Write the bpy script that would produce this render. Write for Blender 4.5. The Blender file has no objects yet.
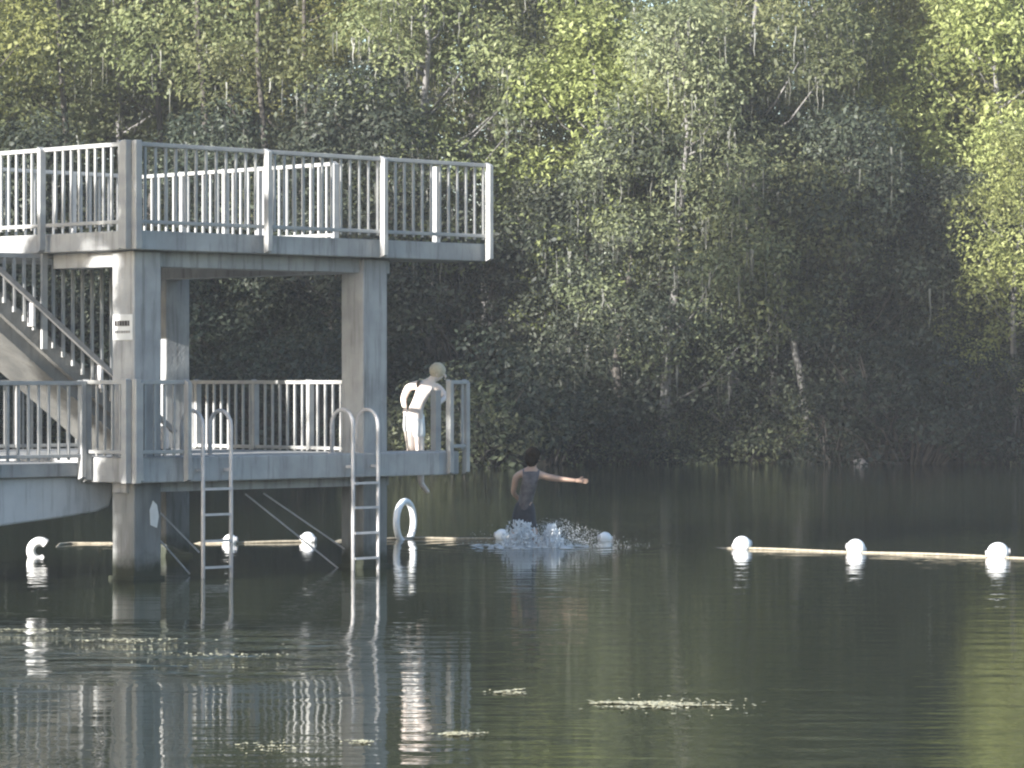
import bpy, math, random
from mathutils import Vector, Matrix
random.seed(7)
C = bpy.context.scene
COL = C.collection
R = math.radians

# ------------------------------------------------------------------ camera frame used for measuring
F = 3400.0          # focal length in pixels of the 1024 px wide picture
CAMZ = 2.39         # camera height above the water
HY = 381.0          # horizon row
K = math.sqrt(0.5)
AX, AY = -380 * 40.5 / F, 40.5        # near corner of the platform
ROT = R(45)
HAZE = .0004

def at(px, py, Y):                    # picture point at distance Y -> world point
    return Vector(((px - 512) * Y / F, Y, CAMZ + (HY - py) * Y / F))
def P(s, t, z=0.0):                   # platform frame -> world
    return Vector((AX + K * (s - t), AY + K * (s + t), z))
def s_at(px, t=0.0):                  # distance s along a line t = const that shows at column px
    a = (px - 512) / F
    return (a * (AY + K * t) - AX + K * t) / (K - a * K)
def t_at(px, s=0.0):
    a = (px - 512) / F
    return (AX + K * s - a * (AY + K * s)) / (K + a * K)

# ------------------------------------------------------------------ materials
def new_mat(name):
    m = bpy.data.materials.new(name); m.use_nodes = True
    nt = m.node_tree; nt.nodes.clear()
    out = nt.nodes.new('ShaderNodeOutputMaterial')
    return m, nt, out
def mix_noise_mat(name, c1, c2, scale=4.0, rough=0.7, bump=0.0, bscale=30.0, c3=None, metallic=0.0, stretch=(1, 1, 1), spec=0.4):
    m, nt, out = new_mat(name); N = nt.nodes; L = nt.links
    bs = N.new('ShaderNodeBsdfPrincipled'); L.new(bs.outputs[0], out.inputs[0])
    tc = N.new('ShaderNodeTexCoord'); mp = N.new('ShaderNodeMapping'); mp.inputs['Scale'].default_value = stretch
    L.new(tc.outputs['Object'], mp.inputs[0])
    n = N.new('ShaderNodeTexNoise'); n.inputs['Scale'].default_value = scale; n.inputs['Detail'].default_value = 6
    L.new(mp.outputs[0], n.inputs['Vector'])
    r = N.new('ShaderNodeValToRGB'); L.new(n.outputs[0], r.inputs[0])
    r.color_ramp.elements[0].position = .32; r.color_ramp.elements[0].color = (*c1, 1)
    r.color_ramp.elements[1].position = .68; r.color_ramp.elements[1].color = (*c2, 1)
    if c3:
        e = r.color_ramp.elements.new(.85); e.color = (*c3, 1)
    L.new(r.outputs[0], bs.inputs['Base Color'])
    bs.inputs['Roughness'].default_value = rough; bs.inputs['Metallic'].default_value = metallic
    bs.inputs['Specular IOR Level'].default_value = spec
    if bump:
        n2 = N.new('ShaderNodeTexNoise'); n2.inputs['Scale'].default_value = bscale; n2.inputs['Detail'].default_value = 4
        L.new(mp.outputs[0], n2.inputs['Vector'])
        b = N.new('ShaderNodeBump'); b.inputs['Strength'].default_value = bump; b.inputs['Distance'].default_value = .01
        L.new(n2.outputs[0], b.inputs['Height']); L.new(b.outputs[0], bs.inputs['Normal'])
    return m

CONC = mix_noise_mat('concrete', (.28, .28, .28), (.42, .42, .41), 2.2, .85, .5, 25, (.35, .34, .31))
CONC_SKYLIT = mix_noise_mat('skylit_concrete', (.42, .44, .46), (.54, .56, .57), 1.6, .85, .5, 25)  # paler and bluer: sky light on the haunch put into its colour
CONC_STAIN = mix_noise_mat('stained_concrete', (.11, .12, .12), (.25, .25, .24), 2.6, .85, .5, 25, (.42, .42, .42), stretch=(1, 1, .35))
def weather(m, streak=.55, algae=False):      # rain streaks, blotches, a dark green band at the waterline
    nt = m.node_tree; N = nt.nodes; L = nt.links
    bs = next(n for n in N if n.type == 'BSDF_PRINCIPLED'); src = bs.inputs['Base Color'].links[0].from_socket
    tc = N.new('ShaderNodeTexCoord'); mp = N.new('ShaderNodeMapping'); mp.inputs['Scale'].default_value = (5, 5, .45)
    L.new(tc.outputs['Object'], mp.inputs[0])
    n = N.new('ShaderNodeTexNoise'); n.inputs['Scale'].default_value = 2.4; n.inputs['Detail'].default_value = 7; n.inputs['Roughness'].default_value = .65
    L.new(mp.outputs[0], n.inputs['Vector'])
    r = N.new('ShaderNodeMapRange'); r.inputs['From Min'].default_value = .50; r.inputs['From Max'].default_value = .72; r.inputs['To Max'].default_value = streak
    L.new(n.outputs[0], r.inputs[0])
    mx = N.new('ShaderNodeMix'); mx.data_type = 'RGBA'; L.new(r.outputs[0], mx.inputs[0]); L.new(src, mx.inputs[6]); mx.inputs[7].default_value = (.085, .08, .07, 1)
    out = mx.outputs[2]
    if algae:
        sx = N.new('ShaderNodeSeparateXYZ'); L.new(tc.outputs['Object'], sx.inputs[0])
        n2 = N.new('ShaderNodeTexNoise'); n2.inputs['Scale'].default_value = 7; n2.inputs['Detail'].default_value = 5; L.new(tc.outputs['Object'], n2.inputs['Vector'])
        ad = N.new('ShaderNodeMath'); ad.operation = 'MULTIPLY_ADD'; L.new(n2.outputs[0], ad.inputs[0]); ad.inputs[1].default_value = -.35; L.new(sx.outputs['Z'], ad.inputs[2])
        r2 = N.new('ShaderNodeMapRange'); r2.inputs['From Min'].default_value = .16; r2.inputs['From Max'].default_value = -.06; L.new(ad.outputs[0], r2.inputs[0])
        m2 = N.new('ShaderNodeMix'); m2.data_type = 'RGBA'; L.new(r2.outputs[0], m2.inputs[0]); L.new(out, m2.inputs[6]); m2.inputs[7].default_value = (.035, .04, .026, 1); out = m2.outputs[2]
    L.new(out, bs.inputs['Base Color'])
weather(CONC, .6); weather(CONC_SKYLIT, .45); weather(CONC_STAIN, .7, True)
CONC_DARK = mix_noise_mat('dark_stair_concrete', (.11, .11, .105), (.20, .195, .18), 2.2, .85, .5, 25); weather(CONC_DARK, .5)  # darker concrete for the stair flight and stringer
STEEL = mix_noise_mat('grey_painted_steel', (.28, .28, .28), (.38, .375, .355), 5, .55)
GALV = mix_noise_mat('dull_tube_steel', (.44, .42, .42), (.56, .54, .53), 8, .45)
DARKSTEEL = mix_noise_mat('dark_rod_steel', (.16, .16, .16), (.24, .23, .22), 8, .6)
BARK_D = mix_noise_mat('dark_bark', (.035, .030, .026), (.09, .08, .07), 6, .95, .8, 20, stretch=(1, 1, .3))
BARK_P = mix_noise_mat('pale_bark', (.10, .095, .09), (.26, .25, .235), 5, .9, .6, 20, stretch=(1, 1, .3))
BARK_W = mix_noise_mat('bleached_wood', (.34, .33, .31), (.52, .50, .47), 5, .9, .6, 20, stretch=(1, 1, .3))
BARK_G = mix_noise_mat('grey_bark', (.10, .095, .09), (.22, .21, .20), 5, .9, .6, 20, stretch=(1, 1, .3))
WHITE = mix_noise_mat('white_float_plastic', (.80, .80, .79), (.87, .87, .86), 5, .45, c3=(.50, .50, .42))
ROPE = mix_noise_mat('weathered_rope', (.22, .19, .14), (.38, .33, .25), 22, .9, .5, 60)
SKIN = mix_noise_mat('skin', (.46, .29, .21), (.54, .36, .27), 9, .55)
SKIN_P = mix_noise_mat('pale_skin', (.72, .61, .54), (.78, .68, .61), 9, .55)
SHORTS_W = mix_noise_mat('white_cloth', (.74, .74, .73), (.82, .82, .81), 12, .9)
SHIRT_G = mix_noise_mat('wet_grey_shirt', (.065, .058, .06), (.17, .145, .145), 14, .55, .8, 16)
SUIT_D = mix_noise_mat('dark_swim_cloth', (.028, .030, .038), (.05, .05, .06), 12, .7)
HAIR_D = mix_noise_mat('dark_hair', (.012, .009, .007), (.035, .025, .018), 40, .9, .6, 80, spec=.1)
HAIR_F = mix_noise_mat('fair_hair', (.50, .42, .29), (.62, .53, .38), 40, .6, .6, 80)
SIGN_W = mix_noise_mat('sign_white', (.55, .55, .54), (.68, .68, .66), 6, .5)
SIGN_K = mix_noise_mat('sign_black', (.02, .02, .02), (.04, .03, .03), 6, .5)
TOWEL = mix_noise_mat('pale_blue_towel', (.42, .48, .54), (.52, .57, .60), 6, .95, .6, 60)
SCUM = mix_noise_mat('pale_leaves_and_flecks', (.26, .25, .16), (.50, .47, .34), 18, .7)
ROCKM = mix_noise_mat('pale_stone', (.22, .20, .19), (.36, .33, .32), 4, .9, .7, 12)

def leaf_mat(name, ca, cb, cc, trans=.35):
    m, nt, out = new_mat(name); N = nt.nodes; L = nt.links
    a = N.new('ShaderNodeAttribute'); a.attribute_name = 'tint'
    r = N.new('ShaderNodeValToRGB'); L.new(a.outputs['Fac'], r.inputs[0])
    r.color_ramp.elements[0].position = .1; r.color_ramp.elements[0].color = (*ca, 1)
    r.color_ramp.elements[1].position = .95; r.color_ramp.elements[1].color = (*cc, 1)
    e = r.color_ramp.elements.new(.55); e.color = (*cb, 1)
    oi = N.new('ShaderNodeObjectInfo')
    hs = N.new('ShaderNodeHueSaturation')
    mr = N.new('ShaderNodeMapRange'); mr.inputs['To Min'].default_value = .8; mr.inputs['To Max'].default_value = 1.3
    L.new(oi.outputs['Random'], mr.inputs[0]); L.new(mr.outputs[0], hs.inputs['Value'])
    mh = N.new('ShaderNodeMapRange'); mh.inputs['To Min'].default_value = .488; mh.inputs['To Max'].default_value = .515
    L.new(oi.outputs['Random'], mh.inputs[0]); L.new(mh.outputs[0], hs.inputs['Hue'])
    L.new(r.outputs[0], hs.inputs['Color'])
    bs = N.new('ShaderNodeBsdfPrincipled'); bs.inputs['Roughness'].default_value = .5; bs.inputs['Specular IOR Level'].default_value = .35
    tr = N.new('ShaderNodeBsdfTranslucent')
    L.new(hs.outputs[0], bs.inputs['Base Color']); L.new(hs.outputs[0], tr.inputs['Color'])
    mx = N.new('ShaderNodeMixShader'); mx.inputs[0].default_value = trans
    L.new(bs.outputs[0], mx.inputs[1]); L.new(tr.outputs[0], mx.inputs[2]); L.new(mx.outputs[0], out.inputs[0])
    return m
LEAF_OLIVE = leaf_mat('olive_leaves', (.105, .12, .058), (.20, .225, .10), (.31, .325, .16), .5)
LEAF_GREEN = leaf_mat('green_leaves', (.085, .095, .055), (.165, .18, .095), (.26, .27, .145), .45)
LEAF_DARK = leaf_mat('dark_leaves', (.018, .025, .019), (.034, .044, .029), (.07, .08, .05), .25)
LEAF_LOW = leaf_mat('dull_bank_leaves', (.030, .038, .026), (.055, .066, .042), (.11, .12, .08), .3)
LEAF_YELLOW = leaf_mat('yellow_green_leaves', (.15, .16, .06), (.27, .285, .10), (.38, .39, .16), .5)
LEAF_BROAD = leaf_mat('pale_broad_leaves', (.10, .13, .06), (.16, .19, .10), (.30, .32, .22), .3)
MOSS = leaf_mat('grey_moss', (.10, .105, .09), (.17, .17, .145), (.25, .25, .22), .3)

# ------------------------------------------------------------------ mesh builder
class MB:
    def __init__(s): s.v = []; s.f = []; s.t = []
    def add(s, vs, fs, tint=None):
        o = len(s.v); s.v += [tuple(v) for v in vs]; s.f += [tuple(i + o for i in f) for f in fs]
        if tint is not None: s.t += [tint] * len(fs)
    def box(s, x0, x1, y0, y1, z0, z1):
        s.add([(x0, y0, z0), (x1, y0, z0), (x1, y1, z0), (x0, y1, z0), (x0, y0, z1), (x1, y0, z1), (x1, y1, z1), (x0, y1, z1)],
              [(0, 3, 2, 1), (4, 5, 6, 7), (0, 1, 5, 4), (1, 2, 6, 5), (2, 3, 7, 6), (3, 0, 4, 7)])
        return s
    def prism(s, poly, z0, z1):       # poly counter-clockwise in plan
        n = len(poly)
        s.add([(x, y, z0) for x, y in poly] + [(x, y, z1) for x, y in poly],
              [tuple(range(n - 1, -1, -1)), tuple(range(n, 2 * n))] + [(i, (i + 1) % n, n + (i + 1) % n, n + i) for i in range(n)])
        return s
    def side_prism(s, prof, y0, y1):  # profile in (x, z), extruded along y
        n = len(prof)
        s.add([(x, y0, z) for x, z in prof] + [(x, y1, z) for x, z in prof],
              [tuple(range(n)), tuple(range(2 * n - 1, n - 1, -1))] + [((i + 1) % n, i, n + i, n + (i + 1) % n) for i in range(n)])
        return s
    def bar(s, a, b, w, h=None):      # rectangular bar from a to b
        h = h or w; a = Vector(a); b = Vector(b); d = (b - a).normalized()
        u = d.cross(Vector((0, 0, 1)))
        if u.length < 1e-4: u = Vector((1, 0, 0))
        u.normalize(); v = u.cross(d)
        vs = [p + u * (w / 2 * i) + v * (h / 2 * j) for p in (a, b) for i, j in ((-1, -1), (1, -1), (1, 1), (-1, 1))]
        s.add(vs, [(0, 1, 2, 3), (7, 6, 5, 4), (0, 4, 5, 1), (1, 5, 6, 2), (2, 6, 7, 3), (3, 7, 4, 0)])
        return s
    def tube(s, pts, rad, n=8, tint=None):
        pts = [Vector(p) for p in pts]
        if not isinstance(rad, (list, tuple)): rad = [rad] * len(pts)
        rings = []; u = None
        for i, p in enumerate(pts):
            d = (pts[min(i + 1, len(pts) - 1)] - pts[max(i - 1, 0)]).normalized()
            if u is None:
                u = d.cross(Vector((0, 0, 1)))
                if u.length < .05: u = d.cross(Vector((0, 1, 0)))
            u = (u - d * u.dot(d)).normalized(); w = d.cross(u)
            rings.append([p + (u * math.cos(a) + w * math.sin(a)) * rad[i] for a in [2 * math.pi * k / n for k in range(n)]])
        vs = [v for r in rings for v in r]; fs = []
        for i in range(len(rings) - 1):
            for k in range(n):
                fs.append((i * n + k, i * n + (k + 1) % n, (i + 1) * n + (k + 1) % n, (i + 1) * n + k))
        fs.append(tuple(range(n - 1, -1, -1))); fs.append(tuple((len(rings) - 1) * n + k for k in range(n)))
        s.add(vs, fs, tint)
        return s
    def ellipsoid(s, c, r, nu=12, nv=8, rough=0.0, rot=None):
        c = Vector(c); vs = []; fs = []
        for j in range(nv + 1):
            for i in range(nu):
                th = math.pi * j / nv; ph = 2 * math.pi * i / nu
                k = 1 + random.uniform(-rough, rough) if 0 < j < nv else 1
                p = Vector((r[0] * math.sin(th) * math.cos(ph) * k, r[1] * math.sin(th) * math.sin(ph) * k, r[2] * math.cos(th) * k))
                if rot: p = rot @ p
                vs.append(c + p)
        for j in range(nv):
            for i in range(nu):
                fs.append((j * nu + i, (j + 1) * nu + i, (j + 1) * nu + (i + 1) % nu, j * nu + (i + 1) % nu))
        s.add(vs, fs); return s
    def shift(s, d):
        s.v = [(x - d[0], y - d[1], z - d[2]) for x, y, z in s.v]; return s
    def build(s, name, mat, parent=None, smooth=False):
        me = bpy.data.meshes.new(name); me.from_pydata(s.v, [], s.f); me.update()
        if s.t and len(s.t) == len(s.f):
            at_ = me.attributes.new('tint', 'FLOAT', 'FACE'); at_.data.foreach_set('value', s.t)
        if smooth: me.polygons.foreach_set('use_smooth', [True] * len(me.polygons))
        me.materials.append(mat)
        o = bpy.data.objects.new(name, me); COL.objects.link(o)
        if parent: o.parent = parent
        return o

def tag(o, label=None, cat=None, group=None, kind=None):
    if label: o['label'] = label
    if cat: o['category'] = cat
    if group: o['group'] = group
    if kind: o['kind'] = kind
    return o
def thing(name, label, cat, loc=(0, 0, 0), rz=0.0, group=None):
    o = bpy.data.objects.new(name, None); o.empty_display_size = .3; COL.objects.link(o)
    o.location = loc; o.rotation_euler = (0, 0, rz)
    return tag(o, label, cat, group)
def copy_tree(o, parent=None):
    c = o.copy(); COL.objects.link(c)
    if parent: c.parent = parent
    for ch in list(o.children): copy_tree(ch, c)
    return c
def bevel(o, w=.012):
    b = o.modifiers.new('bevel', 'BEVEL'); b.width = w; b.segments = 2; b.limit_method = 'ANGLE'; return o

# ------------------------------------------------------------------ the platform
ZL, ZU = 1.47, 4.19       # tops of the two decks
UF = .23                  # upper fascia depth
LF = .30
MAIN_S, MAIN_T = 4.30, 5.15
EXT_T = .92
US = s_at(485)            # end of the upper jumping balcony
LS = s_at(439)            # end of the lower front edge
pf = thing('diving_platform', 'grey two-level concrete diving platform standing on square columns in the water', 'platform', P(0, 0, 0), ROT)

up = MB()
up.prism([(0, 0), (US, 0), (US, EXT_T), (MAIN_S, EXT_T), (MAIN_S, MAIN_T), (0, MAIN_T), (0, 3.7), (-3.0, 3.7), (-3.0, 1.9), (-1.6, 1.9), (-1.6, 3.15), (0, 3.15)], ZU - UF, ZU)
bevel(up.build('upper_deck', CONC, pf), .015)
lw = MB()
PT = t_at(89)             # where the walkway joins
lw.prism([(0, 0), (LS, 0), (LS + .5, .14), (LS + .5, EXT_T), (MAIN_S, EXT_T), (MAIN_S, MAIN_T), (0, MAIN_T)], ZL - LF, ZL)
bevel(lw.build('lower_deck', CONC, pf), .015)
# recessed beams under the upper deck
for a in ((.2, MAIN_S + .1, .22, .5), (.2, .48, .5, 1.80), (MAIN_S - .45, MAIN_S - .15, .5, 4.9)):
    bevel(MB().box(a[0], a[1], a[2], a[3], ZU - UF - .19, ZU - UF + .002).build('beam', CONC, pf), .01)
for a in ((.1, MAIN_S + .1, .24, .5), (MAIN_S - .45, MAIN_S - .15, .5, 4.9)):
    MB().box(a[0], a[1], a[2], a[3], ZL - LF - .12, ZL - LF + .002).build('beam', CONC, pf)
cols = [(.36, .36), (4.08, .36), (4.06, 4.30), (.36, 4.30)]
for i, (s, t) in enumerate(cols):
    h = .21
    bevel(MB().box(s - h, s + h, t - h, t + h, ZL - .02, ZU - UF - .01).build('column', CONC, pf), .018)
    o = bevel(MB().box(s - h, s + h, t - h, t + h, -1.6, ZL - LF + .01).build('column_foot', CONC_STAIN, pf), .018)
    MB().box(s - h - .03, s + h + .03, t - h - .03, t + h + .03, -1.6, .045).build('footing_collar', CONC_STAIN, o)
# rust-pale patch of scraped paint on the foot of the near column
MB().side_prism([(.40, .66), (.50, .62), (.53, .76), (.50, .90), (.44, .95), (.39, .84)], .1465, .152).build('scraped_patch', SIGN_W, pf)
# thin bracing rods
def rod(a, b):
    MB().tube([a, b], .011, 6).build('bracing_rod', GALV, pf)
zt = .98
rod((.6, .5, zt), (1.45, .5, .28)); rod((.6, .5, .66), (1.3, .5, .02))
rod((2.2, .5, .98), (3.9, .5, -.1)); rod((2.5, .5, .98), (3.86, .5, .24))

# walkway that leads off to the left bank
wk = thing('walkway', 'grey concrete walkway leading from the platform toward the left bank', 'walkway', P(0, PT, 0), ROT)
wb = Vector((0, PT, 0))
bevel(MB().box(-7.5, -.004, PT, PT + 2.2, ZL - .07 - .16, ZL - .07).shift(wb).build('walkway_slab', CONC, wk), .012)
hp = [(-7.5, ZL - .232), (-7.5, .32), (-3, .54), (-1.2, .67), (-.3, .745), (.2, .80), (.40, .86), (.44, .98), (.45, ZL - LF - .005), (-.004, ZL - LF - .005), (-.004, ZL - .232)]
bevel(MB().side_prism(hp, PT + .10, PT + 1.9).shift(wb).build('haunch', CONC_SKYLIT, wk), .03)

# ------------------------------------------------------------------ railings
def post_profile(mb, x, y, z0, z1, along, w=.06, d=.085):
    # a flat post with a slanted top and a slanted foot
    if along == 's':
        x0, x1, y0, y1 = x - w / 2, x + w / 2, y - d / 2, y + d / 2
    else:
        x0, x1, y0, y1 = x - d / 2, x + d / 2, y - w / 2, y + w / 2
    mb.add([(x0, y0, z0 + .03), (x1, y0, z0 + .03), (x1, y1, z0), (x0, y1, z0), (x0, y0, z1 - .04), (x1, y0, z1 - .04), (x1, y1, z1), (x0, y1, z1)],
           [(0, 3, 2, 1), (4, 5, 6, 7), (0, 1, 5, 4), (1, 2, 6, 5), (2, 3, 7, 6), (3, 0, 4, 7)])
def railing(label, a, b, zdeck, h, posts, spacing=.155, low=.10, down=.23, bal=.028, mat=STEEL, group='steel guard railings of the diving platform', off=(0, 0), skip=()):
    """rails from a=(s,t) to b; posts = distances along; balusters between them"""
    a = Vector((a[0], a[1], 0)); b = Vector((b[0], b[1], 0)); d = (b - a); Ln = d.length; d.normalize()
    along = 's' if abs(d.x) > abs(d.y) else 't'
    base = a.copy(); base.z = zdeck - down
    r = thing('guard_railing', label, 'railing', P(a.x, a.y, zdeck - down), ROT, group)
    for name, z, w_, h_ in (('top_rail', zdeck + h - .025, .07, .05), ('bottom_rail', zdeck + low, .045, .045)):
        mb = MB(); mb.bar(a + Vector((0, 0, z)), b + Vector((0, 0, z)), w_, h_)
        bevel(mb.shift(base).build(name, mat, r), .006)
    for p in posts:
        q = a + d * p; mb = MB()
        post_profile(mb, q.x + off[0], q.y + off[1], zdeck - down, zdeck + h - .052 if 0 else zdeck + h + .012, along)
        mb.shift(base).build('post', mat, r)
    n = int(Ln / spacing)
    for i in range(1, n + 1):
        p = i * spacing
        if p > Ln - .06 or any(abs(p - q) < .06 for q in posts): continue
        q = a + d * p; k = bal / 2
        MB().box(q.x - k, q.x + k, q.y - k, q.y + k, zdeck + low - .05, zdeck + h - .052).shift(base).build('baluster', mat, r)
    return r
OUT = -.055
HU, HL = 1.05, .93
railing('grey railing along the right-hand front edge of the upper deck, white posts catching sun', (0, OUT), (US, OUT), ZU, HU,
        [.0, s_at(262), s_at(378), US - .03], .157, off=(0, -.058))
railing('grey railing along the left-hand edge of the upper deck', (OUT, 0.0), (OUT, 4.9), ZU, HU, [.04, 1.62, 3.2, 4.8], .157, off=(-.058, 0))
# wide corner post pair
cp = thing('corner_post', 'broad grey steel corner post where the two upper railings meet', 'post', P(OUT, OUT, ZU - UF), ROT)
bevel(MB().box(-.10, -.01, -.02, .085, 0, HU + UF + .015).build('post_shaft', STEEL, cp), .008)
bevel(MB().box(-.007, .085, -.10, -.01, 0, HU + UF + .015).build('post_shaft', STEEL, cp), .008)
tg = t_at(335, MAIN_S - .06)
railing('sunlit inner railing across the back of the upper deck, ending at the balcony opening', (MAIN_S - .06, tg), (MAIN_S - .06, MAIN_T - .05), ZU, HU,
        [.0, 1.5, 2.2, 3.1], .157, down=0.0)
railing('far railing on the rear edge of the upper deck, seen through the left-hand railing', (.06, MAIN_T - .04), (MAIN_S - .1, MAIN_T - .04), ZU, HU,
        [.2, 1.6, 3.0, 4.0], .157, down=0.0)
ep = thing('end_post', 'single pale post at the outer back corner of the upper balcony', 'post', P(US - .08, EXT_T - .08, ZU), ROT)
bevel(MB().box(-.04, .04, -.04, .04, 0, HU).build('post_shaft', STEEL, ep), .006)
MB().box(-.08, .08, -.08, .08, 0, .012).build('base_plate', STEEL, ep)
# lower deck
railing('short grey railing on the lower deck between the corner post and the first ladder', (0, OUT), (s_at(183), OUT), ZL, HL, [.02, s_at(182)], .15, .07, LF, off=(0, -.055))
railing('short grey railing on the lower deck between walkway post and corner post', (OUT, 0), (OUT, PT), ZL, HL, [.03, PT - .04], .15, .07, LF)
railing('grey railing along the near edge of the walkway at the left edge of the picture', (-7.4, PT + OUT), (-.1, PT + OUT), ZL - .07, HL + .06, [.5, 2.3, 4.1, 5.9, 7.25], .15, .09, .2)
railing('railing on the far edge of the walkway, half hidden by the near one', (-7.4, PT + 2.15), (-.6, PT + 2.15), ZL - .07, HL, [.5, 2.3, 4.1, 5.9, 6.8], .15, .07, .1)
railing('sunlit railing at the back of the lower deck between the two rear columns', (MAIN_S - .1, .64), (MAIN_S - .1, MAIN_T - 1.1), ZL, HL, [.9, 2.0, 3.2], .15, .045, 0.0)
railing('shaded railing closing the rear edge of the lower deck', (.1, MAIN_T - .06), (MAIN_S - .2, MAIN_T - .06), ZL, HL, [.3, 2.0, 3.8], .15, .05, 0.0)
sa, sb = s_at(449, .02), s_at(467, .10)
railing('narrow railing frame at the far right end of the lower deck', (sa, .02), (sb, .10), ZL, HL, [.02, (Vector((sa, .02)) - Vector((sb, .10))).length - .02], .30, .07, LF)
lcp = thing('corner_post', 'broad grey steel corner post of the lower deck in front of the signed column', 'post', P(OUT, OUT, ZL - LF), ROT)
bevel(MB().box(-.10, -.01, -.02, .075, 0, HL + LF + .015).build('post_shaft', STEEL, lcp), .008)
bevel(MB().box(-.007, .075, -.10, -.01, 0, HL + LF + .015).build('post_shaft', STEEL, lcp), .008)
tp = thing('end_post', 'wide pale post at the end of the lower deck beside the person in white shorts', 'post', P(LS + .44, .52, ZL), ROT)
bevel(MB().box(-.05, .05, -.05, .05, 0, .80).build('post_shaft', STEEL, tp), .006)
MB().box(-.09, .09, -.09, .09, 0, .012).build('base_plate', STEEL, tp)

# ------------------------------------------------------------------ stair with its barred screen
ST = 1.87
def nose(s): return 3.03 - .73 * s
s_bot = (3.03 - ZL) / .73; s_top = (3.03 - ZU) / .73
stp = thing('staircase', 'concrete staircase climbing left from the lower deck behind the signed column', 'staircase', P(s_top, ST, ZL), ROT)
sbv = Vector((s_top, ST, ZL))
n = 15; ds = (s_bot - s_top) / n; dz = (ZU - ZL) / n
prof = [(s_bot, ZL + .001)]
for i in range(n):
    s0 = s_bot - i * ds; z1 = ZL + (i + 1) * dz
    prof += [(s0, z1 - .001), (s0 - ds, z1 - .001)]
prof += [(s_top, ZU - .42), (s_bot - .5, ZL + .001)]
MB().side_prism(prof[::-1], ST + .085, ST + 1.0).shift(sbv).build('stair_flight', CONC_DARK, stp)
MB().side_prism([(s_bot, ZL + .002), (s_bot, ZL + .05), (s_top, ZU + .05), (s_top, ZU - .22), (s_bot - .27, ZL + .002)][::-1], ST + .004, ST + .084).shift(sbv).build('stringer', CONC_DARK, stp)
for k in range(4):
    q = s_bot - .15 - k * 1.05
    MB().box(q - .02, q + .02, ST - .10, ST + .01, nose(q) - .05, nose(q) + .24).shift(sbv).build('rail_bracket', GALV, stp)
MB().bar((s_top, ST - .10, nose(s_top) + .25), (s_bot - .02, ST - .10, nose(s_bot - .02) + .25), .055, .06).shift(sbv).build('handrail', DARKSTEEL, stp)
SB = 1.845
scr = thing('stair_screen', 'tall sunlit steel bars screening the open side of the staircase under the upper deck', 'railing', P(-.7, SB, ZL), ROT)
sb2 = Vector((-.7, SB, ZL))
x = -.66
while x < 1.5:
    MB().box(x - .017, x + .017, SB - .017, SB + .017, nose(x) - .06, ZU - UF - .064).shift(sb2).build('screen_bar', STEEL, scr)
    x += .150
px_ = s_at(42, SB)
MB().box(px_ - .04, px_ + .04, SB - .062, SB - .021, nose(px_) - .2, ZU - UF - .006).shift(sb2).build('post', STEEL, scr)
MB().box(-.7, 1.5, SB - .02, SB + .02, ZU - UF - .062, ZU - UF - .006).shift(sb2).build('head_rail', STEEL, scr)

# ------------------------------------------------------------------ sign on the near column
sg = thing('warning_sign', 'small white sign with two dark lines of lettering on the near column', 'sign', P(.15, .36, 3.05), ROT)
g = MB().box(-.012, -.002, -.195, .185, -.17, .14); bevel(g.build('sign_plate', SIGN_W, sg), .006)
bd = MB()                      # worn block lettering, too small in the photograph to read
yy = .15
for w in (.05, .03, .045, .04, .05, .035):
    bd.box(-.0145, -.0125, yy - w, yy, .0, .065); yy -= w + .008
bd.build('heading_strokes', SIGN_K, sg)
b2 = MB(); yy = .15
for w in (.03, .04, .025, .05, .03, .04, .03):
    b2.box(-.0145, -.0125, yy - w, yy, -.085, -.055); yy -= w + .009
b2.build('lower_strokes', DARKSTEEL, sg)

# ------------------------------------------------------------------ swim ladders
def ladder(label, s0, s1, z_bot, rungs):
    L_ = thing('swim_ladder', label, 'ladder', P((s0 + s1) / 2, -.12, ZL), ROT, 'tube ladders on the front edge of the lower deck')
    hw = (s1 - s0) / 2; top = .56
    for sx in (-hw, hw):
        pts = [(sx, 0, z_bot - ZL), (sx, 0, -.6), (sx, 0, .30)]
        for k in range(0, 9):
            a = math.pi * k / 8
            pts.append((sx, .20 - .20 * math.cos(a), top - .20 + .20 * math.sin(a)))
        pts += [(sx, .40, .012)]
        MB().tube(pts, .025, 10).build('side_tube', GALV, L_, True)
        MB().tube([(sx, .40, .001), (sx, .40, .014)], .055, 12).build('foot_flange', GALV, L_)
        MB().bar((sx, .02, -.16), (sx, .118, -.16), .035, .035).build('standoff', GALV, L_)
    for z in rungs:
        MB().box(-hw + .01, hw - .01, -.032, .032, z - ZL - .014, z - ZL + .014).build('rung', GALV, L_)
ladder('tube ladder nearer the signed column, its curved handles on the deck edge', s_at(203, -.12), s_at(231, -.12), -.9, (1.08, .77, .45, .13, -.2, -.52))
ladder('tube ladder in front of the right-hand column', s_at(353, -.12), s_at(378, -.12), -.9, (1.10, .79, .47, .15, -.18, -.5))

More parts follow.
